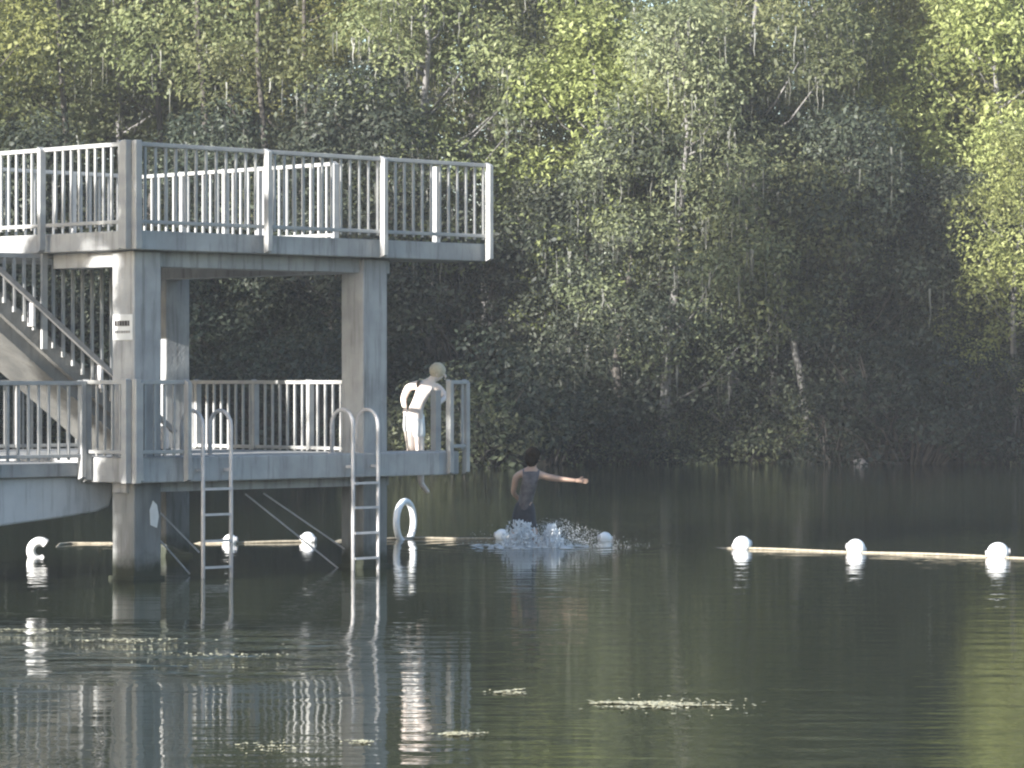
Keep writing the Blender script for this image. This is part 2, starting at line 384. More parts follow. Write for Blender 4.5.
# ------------------------------------------------------------------ float line
def ry(px):                      # distance of the float line at a column
    pts = [(-60, 45.2), (36, 45.4), (62, 49.9), (230, 50.0), (308, 50.4), (405, 51.4), (520, 51.4), (605, 50.7), (742, 48.3), (856, 47.4), (1100, 45.0)]
    for (a, ya), (b, yb) in zip(pts, pts[1:]):
        if px <= b: return ya + (yb - ya) * (px - a) / (b - a)
    return pts[-1][1]
def wpt(px, z=0.0):
    Y = ry(px); return Vector(((px - 512) * Y / F, Y, z))
pts = []
for i in range(0, 117):
    px = -60 + i * 10
    z = .014 + .006 * math.sin(px * .05)
    if px > 720: z = .010 + .007 * math.sin(px * .035)
    if 565 < px < 705: z = -.06
    if 705 <= px < 735: z = -.03 + .04 * (px - 705) / 30
    if px < 58: z = -.06
    if 110 < px < 195 or 315 < px < 335: z = -.03
    pts.append(wpt(px, z))
b0 = pts[0].copy()
rp = MB().tube(pts, .017, 8); rp.shift(b0); o = rp.build('float_rope', ROPE, None, True); o.location = b0
tag(o, 'pale thick rope carrying the white floats across the water', 'rope')
def buoy(px, r, label, sq=.92):
    c = wpt(px, r * .45)
    b = thing('float_buoy', label, 'buoy', (c.x, c.y, 0), R(random.uniform(-30, 30)), 'white floats on the rope')
    rot = Matrix.Rotation(R(random.uniform(-14, 14)), 3, 'Y')
    MB().ellipsoid((0, 0, r * .45), (r, r * sq, r * .94), 18, 12, 0, rot).build('float_body', WHITE, b, True)
    MB().tube([Vector((0, 0, r * .45)) + rot @ Vector((-r * 1.12, 0, 0)), Vector((0, 0, r * .45)) + rot @ Vector((r * 1.12, 0, 0))], .045, 8).build('float_collar', GALV, b, True)
buoy(230, .10, 'small white float showing beside the first ladder')
buoy(308, .11, 'white float between the two ladders')
buoy(502, .11, 'white float just left of the splash')
buoy(553, .10, 'white float half lost in the right side of the splash')
buoy(605, .10, 'small round white float a little right of the splash')
buoy(742, .135, 'white float on the open water, left of the other two at the right')
buoy(856, .135, 'white float on the open water, middle one of the three at right')
buoy(998, .15, 'white float nearest the right edge of the picture')
# curled float at the left and the ring by the platform
def arc_tube(label, name, cat, px, R0, r, a0, a1, yaw, zc, sx=1.0):
    c = wpt(px)
    t = thing(name, label, cat, (c.x, c.y, 0), yaw)
    pts = [(sx * R0 * math.cos(a), 0, zc + R0 * math.sin(a)) for a in [a0 + (a1 - a0) * k / 28 for k in range(29)]]
    MB().tube(pts, r, 12).build('float_tube', WHITE, t, True)
    for a in (a0 + .12, a1 - .12):
        MB().tube([(sx * R0 * math.cos(a - .06), 0, zc + R0 * math.sin(a - .06)), (sx * R0 * math.cos(a + .06), 0, zc + R0 * math.sin(a + .06))], r * 1.06, 12).build('end_band', GALV, t, True)
arc_tube('fat white curled float at the left end of the rope', 'curled_float', 'buoy', 40, .125, .062, R(48), R(300), R(20), .09)
arc_tube('tall white ring float standing half out of the water beyond the right-hand ladder', 'ring_float', 'buoy', 405, .31, .050, R(-35), R(325), R(67), .26)

# ------------------------------------------------------------------ people
def skin_mesh(name, V, E, mat, parent, root):
    """V: name -> (point, rx, ry)"""
    keys = list(V); me = bpy.data.meshes.new(name)
    me.from_pydata([V[k][0] for k in keys], [(keys.index(a), keys.index(b)) for a, b in E], [])
    o = bpy.data.objects.new(name, me); COL.objects.link(o)
    sk = o.modifiers.new('skin', 'SKIN'); sk.use_smooth_shade = True
    for i, k in enumerate(keys):
        d = me.skin_vertices[0].data[i]; d.radius = (V[k][1], V[k][2]); d.use_root = (k == root)
    ss = o.modifiers.new('sub', 'SUBSURF'); ss.levels = 2; ss.render_levels = 2
    dg = bpy.context.evaluated_depsgraph_get(); dg.update()
    m2 = bpy.data.meshes.new_from_object(o.evaluated_get(dg))
    bpy.data.objects.remove(o)
    m2.name = name
    return m2
def mesh_join(m2, mb):             # adds builder geometry to an evaluated mesh
    vs = [tuple(v.co) for v in m2.vertices]; fs = [tuple(p.vertices) for p in m2.polygons]
    b = MB(); b.add(vs, fs); b.add(mb.v, mb.f); return b
def hand(mb, wrist, d, side, up, curl=.35, s=1.0):
    """palm and five fingers; d = pointing direction, side = thumb side, up = back of hand"""
    d = Vector(d).normalized(); side = Vector(side); side = (side - d * side.dot(d)).normalized(); n = d.cross(side)
    if n.dot(Vector(up)) < 0: n = -n
    w = Vector(wrist)
    mb.tube([w - d * .02 * s, w + d * .03 * s, w + d * .09 * s], [.026 * s, .034 * s, .030 * s], 8)
    for i, (o_, l) in enumerate(((.027, .072), (.009, .082), (-.009, .077), (-.026, .060))):
        p = w + d * .085 * s + side * o_ * s
        q1 = p + (d * math.cos(curl * .5) - n * math.sin(curl * .5)) * l * .5 * s
        q2 = q1 + (d * math.cos(curl * 1.3) - n * math.sin(curl * 1.3)) * l * .3 * s
        q3 = q2 + (d * math.cos(curl * 2) - n * math.sin(curl * 2)) * l * .2 * s
        mb.tube([p - d * .02 * s, q1, q2, q3], [.0095 * s, .009 * s, .008 * s, .006 * s], 6)
    p = w + d * .03 * s + side * .025 * s
    q = p + (side * .7 + d * .7).normalized() * .04 * s
    mb.tube([p, q, q + (side * .3 + d - n * .3).normalized() * .03 * s], [.012 * s, .010 * s, .008 * s], 6)
def head_bits(mb, hc, face, r):
    face = Vector(face).normalized(); upv = Vector((0, 0, 1)); sd = face.cross(upv).normalized()
    mb.ellipsoid(hc + face * (r * 1.02) - upv * r * .15, (.014, .014, .022), 8, 6)
    for k in (-1, 1):
        mb.ellipsoid(hc + sd * k * r * .80 - upv * r * .1 , (.014, .022, .032), 8, 6)
        mb.ellipsoid(hc + sd * k * .03 + face * r * .86 + upv * r * .05, (.013, .013, .009), 8, 6)
    mb.tube([hc + face * r * .92 - sd * .022 - upv * r * .55, hc + face * r * .96 - upv * r * .57, hc + face * r * .92 + sd * .022 - upv * r * .55], .006, 6)

def person(label, Y, J, mat, root_px, parts, face, hairmat, hair_len, hands_, feet_px):
    base = at(root_px[0], root_px[1], Y)
    pr = thing('person', label, 'person', base)
    V = {}
    for k, (px, py, dy, rx, ry_) in J.items():
        p = at(px, py, Y); p.y += dy; V[k] = (tuple(p - base), rx, ry_)
    E = [('pelvis', 'waist'), ('waist', 'chest'), ('chest', 'neckbase'), ('neckbase', 'neck'), ('neck', 'headlow'), ('headlow', 'head'), ('head', 'crown')]
    for s in 'LR':
        E += [('neckbase', 'clav' + s), ('clav' + s, 'sh' + s), ('sh' + s, 'el' + s), ('el' + s, 'wr' + s),
              ('pelvis', 'hip' + s), ('hip' + s, 'kn' + s), ('kn' + s, 'an' + s), ('an' + s, 'toe' + s)]
    m2 = skin_mesh('body', V, E, mat, pr, 'pelvis')
    mb = MB()
    for (w, e, side, upd, curl) in hands_:
        wv = Vector(V[w][0]); d = wv - Vector(V[e][0])
        hand(mb, wv, d, side, upd, curl)
    hc = Vector(V['head'][0]); head_bits(mb, hc, face, .098)
    body = mesh_join(m2, mb).build('body', mat, pr, True)
    # hair: a cap over the back and the top of the head
    hb = MB(); f = Vector(face).normalized()
    hb.ellipsoid(hc - f * .016 + Vector((0, 0, .030)), (.112, .112, .112), 14, 10, .04)
    if hair_len:
        hb.ellipsoid(hc - f * .045 - Vector((0, 0, .035)), (.102, .095, .115), 12, 8, .05)
    hb.build('hair', hairmat, pr, True)
    for nm, keys, edges, grow, m in parts:
        VV = {}
        for k in keys:
            if isinstance(k, tuple):          # a point between two joints
                a, b, q, rr = k[1], k[2], k[3], k[4]
                VV[k[0]] = (tuple(Vector(V[a][0]).lerp(Vector(V[b][0]), q)), rr, rr)
            else: VV[k] = (V[k][0], V[k][1] + grow, V[k][2] + grow)
        mm = skin_mesh(nm, VV, edges, m, pr, 'pelvis')
        b = MB(); b.add([tuple(v.co) for v in mm.vertices], [tuple(p.vertices) for p in mm.polygons]); b.build(nm, m, pr, True)
    return pr

J1 = {'pelvis': (413, 417, 0, .15, .11), 'waist': (416.5, 407, 0, .108, .088), 'chest': (422.5, 394, .0, .142, .10), 'neckbase': (428, 385, 0, .09, .075),
      'neck': (433, 380, 0, .05, .055), 'headlow': (436, 376.5, -.01, .072, .082), 'head': (438.5, 373.3, -.01, .088, .094), 'crown': (440.5, 370.2, 0, .066, .07),
      'clavL': (416, 385, -.01, .07, .065), 'shL': (408, 387, -.02, .06, .058), 'elL': (403, 399, .06, .045, .045), 'wrL': (405, 410, .0, .031, .027),
      'clavR': (433, 386, 0, .07, .065), 'shR': (439, 388, 0, .06, .058), 'elR': (446, 397, -.12, .042, .042), 'wrR': (440.5, 402, -.34, .03, .027),
      'hipL': (409, 422, 0, .10, .10), 'knL': (411, 446, -.03, .062, .062), 'anL': (409, 464, .26, .040, .042), 'toeL': (410, 474, .34, .035, .03),
      'hipR': (417.5, 422, 0, .10, .10), 'knR': (420, 451, -.04, .062, .062), 'anR': (421, 484, .02, .040, .042), 'toeR': (429, 493, -.04, .036, .028)}
Y1 = 45.35
person('pale person in white shorts leaning off the lower deck, one foot hanging below', Y1, J1, SKIN_P, (421, 495),
       [('shorts', [('wb', 'waist', 'pelvis', .1, .122), 'pelvis', 'hipL', 'hipR', ('mL', 'hipL', 'knL', .62, .098), ('mR', 'hipR', 'knR', .62, .098)],
         [('wb', 'pelvis'), ('pelvis', 'hipL'), ('pelvis', 'hipR'), ('hipL', 'mL'), ('hipR', 'mR')], .008, SHORTS_W)],
       (.9, -.25, -.25), HAIR_F, 0,
       [('wrL', 'elL', (1, 0, 0), (-1, 0, 0), .4), ('wrR', 'elR', (0, 0, 1), (1, -.3, 0), .9)], None)
J2 = {'pelvis': (523, 516, 0, .135, .11), 'waist': (525, 502, 0, .14, .10), 'chest': (529, 485, 0, .175, .115), 'neckbase': (531, 472, 0, .09, .075),
      'neck': (532, 467, 0, .048, .05), 'headlow': (533, 461, -.01, .07, .08), 'head': (534, 456.5, -.01, .088, .095), 'crown': (534, 452, .0, .065, .07),
      'clavL': (523, 473, 0, .065, .06), 'shL': (516, 476, -.02, .058, .056), 'elL': (513, 493, .08, .042, .042), 'wrL': (522, 503, .20, .029, .026),
      'clavR': (539, 474, 0, .065, .06), 'shR': (546, 477, 0, .058, .056), 'elR': (563, 479.5, -.03, .043, .043), 'wrR': (577, 480.5, -.05, .030, .027),
      'hipL': (518, 521, 0, .095, .095), 'knL': (514, 549, -.05, .060, .060), 'anL': (515, 575, .15, .038, .04), 'toeL': (519, 588, .12, .035, .028),
      'hipR': (529, 521, 0, .095, .095), 'knR': (538, 547, -.08, .060, .060), 'anR': (536, 575, .1, .038, .04), 'toeR': (543, 586, .06, .035, .028)}
Y2 = 49.1
person('dark-haired person in grey top and dark shorts dropping into water, right arm out', Y2, J2, SKIN, (523, 546),
       [('shirt', ['neckbase', 'chest', 'waist', 'pelvis', ('sL', 'neckbase', 'clavL', 1.0, .074), ('sR', 'neckbase', 'clavR', 1.0, .074)],
         [('neckbase', 'chest'), ('chest', 'waist'), ('waist', 'pelvis'), ('neckbase', 'sL'), ('neckbase', 'sR')], .010, SHIRT_G),
        ('swim_shorts', [('wb', 'waist', 'chest', .3, .145), 'pelvis', 'hipL', 'hipR', ('mL', 'hipL', 'knL', .5, .095), ('mR', 'hipR', 'knR', .5, .095)],
         [('wb', 'pelvis'), ('pelvis', 'hipL'), ('pelvis', 'hipR'), ('hipL', 'mL'), ('hipR', 'mR')], .016, SUIT_D)],
       (.8, .6, 0), HAIR_D, 1,
       [('wrL', 'elL', (1, 0, 0), (-1, -1, 0), .5), ('wrR', 'elR', (0, 0, 1), (0, 1, 0), .15)], None)

# ------------------------------------------------------------------ splash
m, nt, out = new_mat('white_water')
bs = nt.nodes.new('ShaderNodeBsdfPrincipled'); bs.inputs['Base Color'].default_value = (.88, .90, .92, 1); bs.inputs['Roughness'].default_value = .35
tr = nt.nodes.new('ShaderNodeBsdfTransparent'); mx = nt.nodes.new('ShaderNodeMixShader'); mx.inputs[0].default_value = .18
nt.links.new(bs.outputs[0], mx.inputs[1]); nt.links.new(tr.outputs[0], mx.inputs[2]); nt.links.new(mx.outputs[0], out.inputs[0])
FOAM = m
m, nt, out = new_mat('thin_water_sheet')
b1 = nt.nodes.new('ShaderNodeBsdfPrincipled'); b1.inputs['Base Color'].default_value = (.85, .88, .90, 1); b1.inputs['Roughness'].default_value = .25
b2_ = nt.nodes.new('ShaderNodeBsdfTranslucent'); b2_.inputs['Color'].default_value = (.85, .88, .9, 1)
b3_ = nt.nodes.new('ShaderNodeBsdfTransparent'); m1 = nt.nodes.new('ShaderNodeMixShader'); m1.inputs[0].default_value = .4; m2_ = nt.nodes.new('ShaderNodeMixShader')
nz = nt.nodes.new('ShaderNodeTexNoise'); nz.inputs['Scale'].default_value = 22; nz.inputs['Detail'].default_value = 4
mr_ = nt.nodes.new('ShaderNodeMapRange'); mr_.inputs['From Min'].default_value = .35; mr_.inputs['From Max'].default_value = .65; mr_.inputs['To Min'].default_value = .1; mr_.inputs['To Max'].default_value = .85
nt.links.new(nz.outputs[0], mr_.inputs[0]); nt.links.new(mr_.outputs[0], m2_.inputs[0])
nt.links.new(b1.outputs[0], m1.inputs[1]); nt.links.new(b2_.outputs[0], m1.inputs[2]); nt.links.new(m1.outputs[0], m2_.inputs[1]); nt.links.new(b3_.outputs[0], m2_.inputs[2]); nt.links.new(m2_.outputs[0], out.inputs[0])
SHEET = m
sp = thing('splash', 'white splash and spray thrown up round the person dropping in', 'splash', (at(527, 546, 49.1).x, 49.1, 0))
rg = random.Random(3)
fm = MB()
for i in range(60):                                    # flat foam round the hole
    a = rg.uniform(0, 2 * math.pi); rr = rg.uniform(.3, .85)
    fm.ellipsoid((rr * math.cos(a), rr * math.sin(a) * 1.0, .004), (rg.uniform(.02, .09), rg.uniform(.02, .07), .008), 8, 4, .3)
tag(fm.build('foam', FOAM, sp, True), kind='stuff')
dr = MB()
for i in range(4200):                                  # fine spray thrown out, mostly to the right
    a = rg.gauss(.15, 1.1); v = abs(rg.gauss(0, .42)) + .12
    x_ = math.cos(a) * v * 1.25 + .1; y_ = math.sin(a) * v * .8
    z_ = max(.008, rg.random() ** 1.6 * .42 * math.exp(-abs(v - .35) * 1.5))
    r = rg.uniform(.0015, .0055)
    dr.add([(x_ - r, y_, z_), (x_, y_ - r, z_), (x_ + r, y_, z_), (x_, y_ + r, z_), (x_, y_, z_ + r * 1.5), (x_, y_, z_ - r)],
           [(0, 1, 4), (1, 2, 4), (2, 3, 4), (3, 0, 4), (1, 0, 5), (2, 1, 5), (3, 2, 5), (0, 3, 5)])
tag(dr.build('spray', FOAM, sp, True), kind='stuff')
sh = MB()                                              # finely broken water thrown up either side
for i in range(2600):
    mx_, hh, w_ = ((-.10, .38, .12), (-.02, .34, .13), (.36, .32, .08))[rg.randrange(3)]
    z_ = hh * rg.random() ** 1.5; ww = w_ * (1.05 - .6 * z_ / hh)
    r = rg.uniform(.003, .014)
    sh.ellipsoid((mx_ + rg.gauss(0, ww), rg.gauss(-.10, .12), z_), (r, r, r * rg.uniform(1, 3)), 6, 4, .25)
sht = MB()                                             # torn sheets: a flaring crown with a ragged rim
for (cx, cy, r0, r1, hh, nr) in ((-.04, -.05, .20, .34, .26, 60), (-.02, -.04, .13, .22, .20, 44), (.36, -.05, .06, .12, .24, 28)):
    ph = [rg.uniform(0, 6.28) for _ in range(6)]
    prev = None; rows = 7
    for jj in range(rows):
        f = jj / (rows - 1); ring = []
        for k in range(nr):
            a = 6.2832 * k / nr
            hv = .45 + .30 * math.sin(2 * a + ph[0]) + .22 * math.sin(5 * a + ph[1]) + .18 * math.sin(11 * a + ph[2]) + .12 * math.sin(19 * a + ph[3])
            rr = r0 + (r1 - r0) * f ** 1.3 + .012 * math.sin(9 * a + 4 * f + ph[4])
            ring.append((cx + rr * math.cos(a), cy + rr * math.sin(a) * .8, max(.0, hh * hv) * f + .002))
        o_ = len(sht.v); sht.v += ring
        if prev is not None:
            for k in range(nr):
                if jj > 2 and rg.random() < .16 * (jj - 2): continue
                sht.f.append((prev + k, prev + (k + 1) % nr, o_ + (k + 1) % nr, o_ + k))
        prev = o_
tag(sht.build('water_sheet', SHEET, sp, True), kind='stuff')
tag(sh.build('churned_water', FOAM, sp, True), kind='stuff')

# ------------------------------------------------------------------ water
m, nt, out = new_mat('pond_water'); N = nt.nodes; L = nt.links
bs = N.new('ShaderNodeBsdfPrincipled'); L.new(bs.outputs[0], out.inputs[0])
bs.inputs['Base Color'].default_value = (.025, .031, .017, 1); bs.inputs['Roughness'].default_value = .03; bs.inputs['IOR'].default_value = 1.333
tc = N.new('ShaderNodeTexCoord')
def noise(scale, sc, detail=3):
    mp = N.new('ShaderNodeMapping'); mp.inputs['Scale'].default_value = sc; L.new(tc.outputs['Object'], mp.inputs[0])
    n = N.new('ShaderNodeTexNoise'); n.inputs['Scale'].default_value = scale; n.inputs['Detail'].default_value = detail
    L.new(mp.outputs[0], n.inputs['Vector']); return n.outputs[0]
n1 = noise(1.0, (.9, 2.2, 1)); n2 = noise(4.5, (.6, 1.3, 1)); n3 = noise(.12, (1, 1, 1), 2)
ma = N.new('ShaderNodeMath'); ma.operation = 'MULTIPLY_ADD'; L.new(n2, ma.inputs[0]); ma.inputs[1].default_value = .30; L.new(n1, ma.inputs[2])
rp_ = N.new('ShaderNodeMapRange'); rp_.inputs['From Min'].default_value = .4; rp_.inputs['From Max'].default_value = .65; rp_.inputs['To Min'].default_value = .4; rp_.inputs['To Max'].default_value = 1.0
L.new(n3, rp_.inputs[0])
bp = N.new('ShaderNodeBump'); bp.inputs['Distance'].default_value = .012
sx = N.new('ShaderNodeSeparateXYZ'); L.new(tc.outputs['Object'], sx.inputs[0])
def ramp(sock, a, b, c, d):          # 0 -> 1 between a and b, back to 0 between c and d
    r1 = N.new('ShaderNodeMapRange'); r1.interpolation_type = 'SMOOTHSTEP'; r1.inputs['From Min'].default_value = a; r1.inputs['From Max'].default_value = b; L.new(sock, r1.inputs[0])
    r2 = N.new('ShaderNodeMapRange'); r2.interpolation_type = 'SMOOTHSTEP'; r2.inputs['From Min'].default_value = d; r2.inputs['From Max'].default_value = c; L.new(sock, r2.inputs[0])
    mm = N.new('ShaderNodeMath'); mm.operation = 'MULTIPLY'; L.new(r1.outputs[0], mm.inputs[0]); L.new(r2.outputs[0], mm.inputs[1]); return mm.outputs[0]
n4 = noise(.5, (.5, 1.0, 1), 3)
br = N.new('ShaderNodeMath'); br.operation = 'MULTIPLY'; L.new(ramp(sx.outputs['X'], -14, -5, -3.2, -.8), br.inputs[0]); L.new(ramp(sx.outputs['Y'], 26.2, 28.5, 32, 34.5), br.inputs[1])
b3 = N.new('ShaderNodeMath'); b3.operation = 'MULTIPLY'; L.new(br.outputs[0], b3.inputs[0]); L.new(n4, b3.inputs[1])
vd = N.new('ShaderNodeVectorMath'); vd.operation = 'DISTANCE'; L.new(tc.outputs['Object'], vd.inputs[0]); vd.inputs[1].default_value = (.22, 49.1, 0)
wv = N.new('ShaderNodeMath'); wv.operation = 'MULTIPLY'; L.new(vd.outputs['Value'], wv.inputs[0]); wv.inputs[1].default_value = 13.0
wsn = N.new('ShaderNodeMath'); wsn.operation = 'SINE'; L.new(wv.outputs[0], wsn.inputs[0])
wr = N.new('ShaderNodeMapRange'); wr.interpolation_type = 'SMOOTHSTEP'; wr.inputs['From Min'].default_value = 3.2; wr.inputs['From Max'].default_value = .2; wr.inputs['To Max'].default_value = .8; L.new(vd.outputs['Value'], wr.inputs[0])
wm = N.new('ShaderNodeMath'); wm.operation = 'MULTIPLY'; L.new(wsn.outputs[0], wm.inputs[0]); L.new(wr.outputs[0], wm.inputs[1])
hm = N.new('ShaderNodeMath'); hm.operation = 'MULTIPLY_ADD'; L.new(b3.outputs[0], hm.inputs[0]); hm.inputs[1].default_value = 17.0; hm.inputs[2].default_value = 1.0
hs_ = N.new('ShaderNodeMath'); hs_.operation = 'MULTIPLY'; L.new(hm.outputs[0], hs_.inputs[0]); L.new(ma.outputs[0], hs_.inputs[1])
ha = N.new('ShaderNodeMath'); ha.operation = 'ADD'; L.new(hs_.outputs[0], ha.inputs[0]); L.new(wm.outputs[0], ha.inputs[1])
L.new(rp_.outputs[0], bp.inputs['Strength']); L.new(ha.outputs[0], bp.inputs['Height']); L.new(bp.outputs[0], bs.inputs['Normal'])
WATER = m
w = MB(); w.add([(-120, -60, 0), (120, -60, 0), (120, 135, 0), (-120, 135, 0)], [(0, 1, 2, 3)])
tag(w.build('water', WATER), kind='structure')

# ------------------------------------------------------------------ ground
def shore_d(x, y):      # > 0 on land: distance outside the pond
    yb = 99.0 + 1.2 * math.sin(x * .35) + .8 * math.sin(x * .9 + 1) - (0 if x > -22 else (-22 - x) * .9)
    yb -= 4.5 * math.exp(-((x + 1.2) / 3.2) ** 2)
    dx = max(-30 + 18.5 * math.exp(-((y - 32) / 8) ** 2) + .5 * math.sin(y * .3) - x, x - 48)
    dn = 3.0 - y
    return max(y - yb, dx, dn)
def ground_z(x, y):
    d = shore_d(x, y)
    if d <= -3: return -1.6
    if d < 0: return -1.6 + 1.6 * ((d + 3) / 3) ** 1.5 - .02
    return min(.45 * (1 - math.exp(-d * .9)) + .16 * d, 7.5) + .12 * math.sin(x * .7) * math.sin(y * .6)
gm = MB(); xs = [-400, -200, -120] + [-80 + i * 2 for i in range(81)] + [120, 200, 400]
ys = [-100, -40] + [-20 + i * 2 for i in range(91)] + [200, 300, 500]
nx = len(xs)
gm.v = [(x, y, ground_z(x, y)) for y in ys for x in xs]
gm.f = [(j * nx + i, j * nx + i + 1, (j + 1) * nx + i + 1, (j + 1) * nx + i) for j in range(len(ys) - 1) for i in range(nx - 1)]
GROUND = mix_noise_mat('leaf_litter', (.035, .03, .022), (.08, .07, .05), 1.2, .95, .8, 6, (.06, .075, .03))
tag(gm.build('ground', GROUND, None, True), kind='structure')

# ------------------------------------------------------------------ trees
rt = random.Random(11)
LS_K, LN_K = .72, 1.75
def rv():
    while True:
        v = Vector((rt.uniform(-1, 1), rt.uniform(-1, 1), rt.uniform(-1, 1)))
        if .01 < v.length < 1: return v
def leaf(mb, p, size, n, tint):
    n = n.normalized(); u = n.cross(rv()).normalized(); v = n.cross(u)
    l = size * LS_K * rt.uniform(.7, 1.35); w_ = l * rt.uniform(.35, .6)
    mb.v += [tuple(p - u * l * .5), tuple(p + v * w_ * .5), tuple(p + u * l * .5), tuple(p - v * w_ * .5)]
    o = len(mb.v) - 4; mb.f.append((o, o + 1, o + 2, o + 3)); mb.t.append(tint)
def clump(mb, c, r, n, size, tone):
    for _ in range(int(n * LN_K)):
        d = rv(); q = d.length ** .6; d = d.normalized()
        p = c + Vector((d.x * r * q, d.y * r * q, d.z * r * .72 * q))
        leaf(mb, p, size, d * .6 + Vector((0, 0, .5)) + rv() * .9, min(1, max(0, tone + rt.gauss(0, .13))))
def strand(mb, p, ln, w_, tone):          # hanging moss: a narrow wavy tapering tail
    k = 4; a = rt.uniform(0, math.pi); u = Vector((math.cos(a), math.sin(a), 0)); pr = None
    for i in range(k + 1):
        z = -ln * i / k; ww = w_ * (1 - .75 * i / k) * rt.uniform(.7, 1.2)
        c = p + Vector((rt.uniform(-.03, .03), rt.uniform(-.03, .03), z))
        mb.v += [tuple(c - u * ww), tuple(c + u * ww)]
        o = len(mb.v) - 2
        if i: mb.f.append((o - 2, o - 1, o + 1, o)); mb.t.append(min(1, max(0, tone + rt.gauss(0, .15))))

def make_tree(kind, H, crown_lo, rad, nclump, nleaf, lsize, trunk_r, bark, leafm, lean=(0, 0), moss=0, cr=(.75, 1.4), xbias=0):
    root = bpy.data.objects.new(kind, None); COL.objects.link(root)
    tk = MB(); lf = MB(); ms = MB()
    top = Vector((lean[0], lean[1], H * .88)); base = Vector((0, 0, -.5))
    path = [base]
    for i in range(1, 7):
        f = i / 6
        path.append(Vector((lean[0] * f + rt.uniform(-.18, .18), lean[1] * f + rt.uniform(-.18, .18), -.5 + (top.z + .5) * f)))
    tk.tube(path, [trunk_r * (1.25 if i == 0 else 1) * (1 - .8 * i / 6) for i in range(7)], 9)
    def on_trunk(z):
        f = min(max((z + .5) / (top.z + .5), 0), .999) * 6; i = int(f); return path[i].lerp(path[min(i + 1, 6)], f - i)
    nclump = int(nclump * 1.35)
    for c_ in range(nclump):
        fz = rt.random() ** .85; z = crown_lo + (H - crown_lo) * fz
        prof = math.sin(math.pi * min(1, .18 + .82 * fz) ** .9) * .85 + .22
        a = rt.uniform(0, 2 * math.pi); rr = rad * prof * math.sqrt(rt.uniform(.08, 1))
        tz = on_trunk(z)
        c = Vector((tz.x + rr * math.cos(a) + xbias, tz.y + rr * math.sin(a), z + rt.uniform(-.3, .3)))
        r = rt.uniform(*cr)
        clump(lf, c, r, int(nleaf * r * r), lsize, rt.uniform(.08, .85))
        if c_ % 4 == 0:                    # a limb out to this clump
            b0_ = on_trunk(max(z - rr * .7, crown_lo * .5)); mid = b0_.lerp(c, .55) + Vector((0, 0, -.12 * rr)) + rv() * .15
            tk.tube([b0_, mid, c], [trunk_r * .24, trunk_r * .13, .012], 6)
        if moss and rt.random() < moss:
            for _ in range(rt.randint(4, 8)):
                strand(ms, c + Vector((rt.uniform(-r, r) * .8, rt.uniform(-r, r) * .8, -r * .25)), rt.uniform(.4, 1.3), rt.uniform(.015, .04), rt.uniform(.2, .8))
    tk.build('trunk', bark, root, True); lf.build('crown', leafm, root)
    if ms.f: tag(ms.build('hanging_moss', MOSS, root), kind='stuff')
    return root
def make_shrub(kind, H, rad, nclump, nleaf, lsize, leafm, bark=None):
    root = bpy.data.objects.new(kind, None); COL.objects.link(root); st = MB(); lf = MB()
    for c_ in range(nclump):
        a = rt.uniform(0, 2 * math.pi); q = math.sqrt(rt.random()); z = H * rt.uniform(.12, 1) * (1.05 - .45 * q)
        c = Vector((rad * q * math.cos(a), rad * q * math.sin(a), z)); r = rt.uniform(.35, .8)
        clump(lf, c, r, int(nleaf * r * r), lsize, rt.uniform(.2, .65))
        if c_ % 2 == 0:
            st.tube([Vector((rt.uniform(-.25, .25), rt.uniform(-.25, .25), -.4)), c * .5 + Vector((0, 0, z * .12)), c], [.05, .035, .012], 5)
    st.build('stems', bark or BARK_D, root, True); lf.build('foliage', leafm, root)
    return root
PROTO = {
 'leafy': [make_tree('leafy_tree', 14.5, 2.2, 3.5, 78, 130, .26, .24, BARK_G, LEAF_OLIVE, (.4, 0)),
           make_tree('leafy_tree', 13.0, 1.8, 3.8, 78, 130, .27, .22, BARK_D, LEAF_GREEN, (-.5, 0)),
           make_tree('leafy_tree', 16.5, 3.0, 3.7, 84, 125, .26, .26, BARK_G, LEAF_OLIVE, (.2, .3))],
 'mossy': [make_tree('mossy_tree', 16.0, 3.5, 3.8, 70, 120, .25, .26, BARK_G, LEAF_OLIVE, (.6, 0), .9),
           make_tree('mossy_tree', 15.0, 3.0, 3.6, 66, 120, .25, .22, BARK_G, LEAF_GREEN, (-1.2, 0), .8)],
 'slim': [make_tree('slim_tree', 19.0, 9.5, 2.3, 26, 105, .24, .17, BARK_D, LEAF_OLIVE, (.4, 0), .2),
          make_tree('slim_tree', 18.0, 8.5, 2.5, 26, 105, .24, .15, BARK_D, LEAF_YELLOW, (-.3, 0), .15)],
 'bright': [make_tree('yellow_green_tree', 13.5, 2.5, 3.1, 60, 125, .26, .2, BARK_G, LEAF_YELLOW, (.3, 0))],
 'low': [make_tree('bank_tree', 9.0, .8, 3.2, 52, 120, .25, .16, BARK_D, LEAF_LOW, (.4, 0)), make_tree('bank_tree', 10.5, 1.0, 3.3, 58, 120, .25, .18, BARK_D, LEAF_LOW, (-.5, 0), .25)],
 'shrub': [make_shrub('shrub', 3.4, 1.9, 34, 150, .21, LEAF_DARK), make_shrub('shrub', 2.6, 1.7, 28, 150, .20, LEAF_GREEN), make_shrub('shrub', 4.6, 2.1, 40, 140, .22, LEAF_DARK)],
 'broad': [make_shrub('broad_leaved_shrub', 2.7, .9, 16, 60, .34, LEAF_BROAD)],
}
used = set()
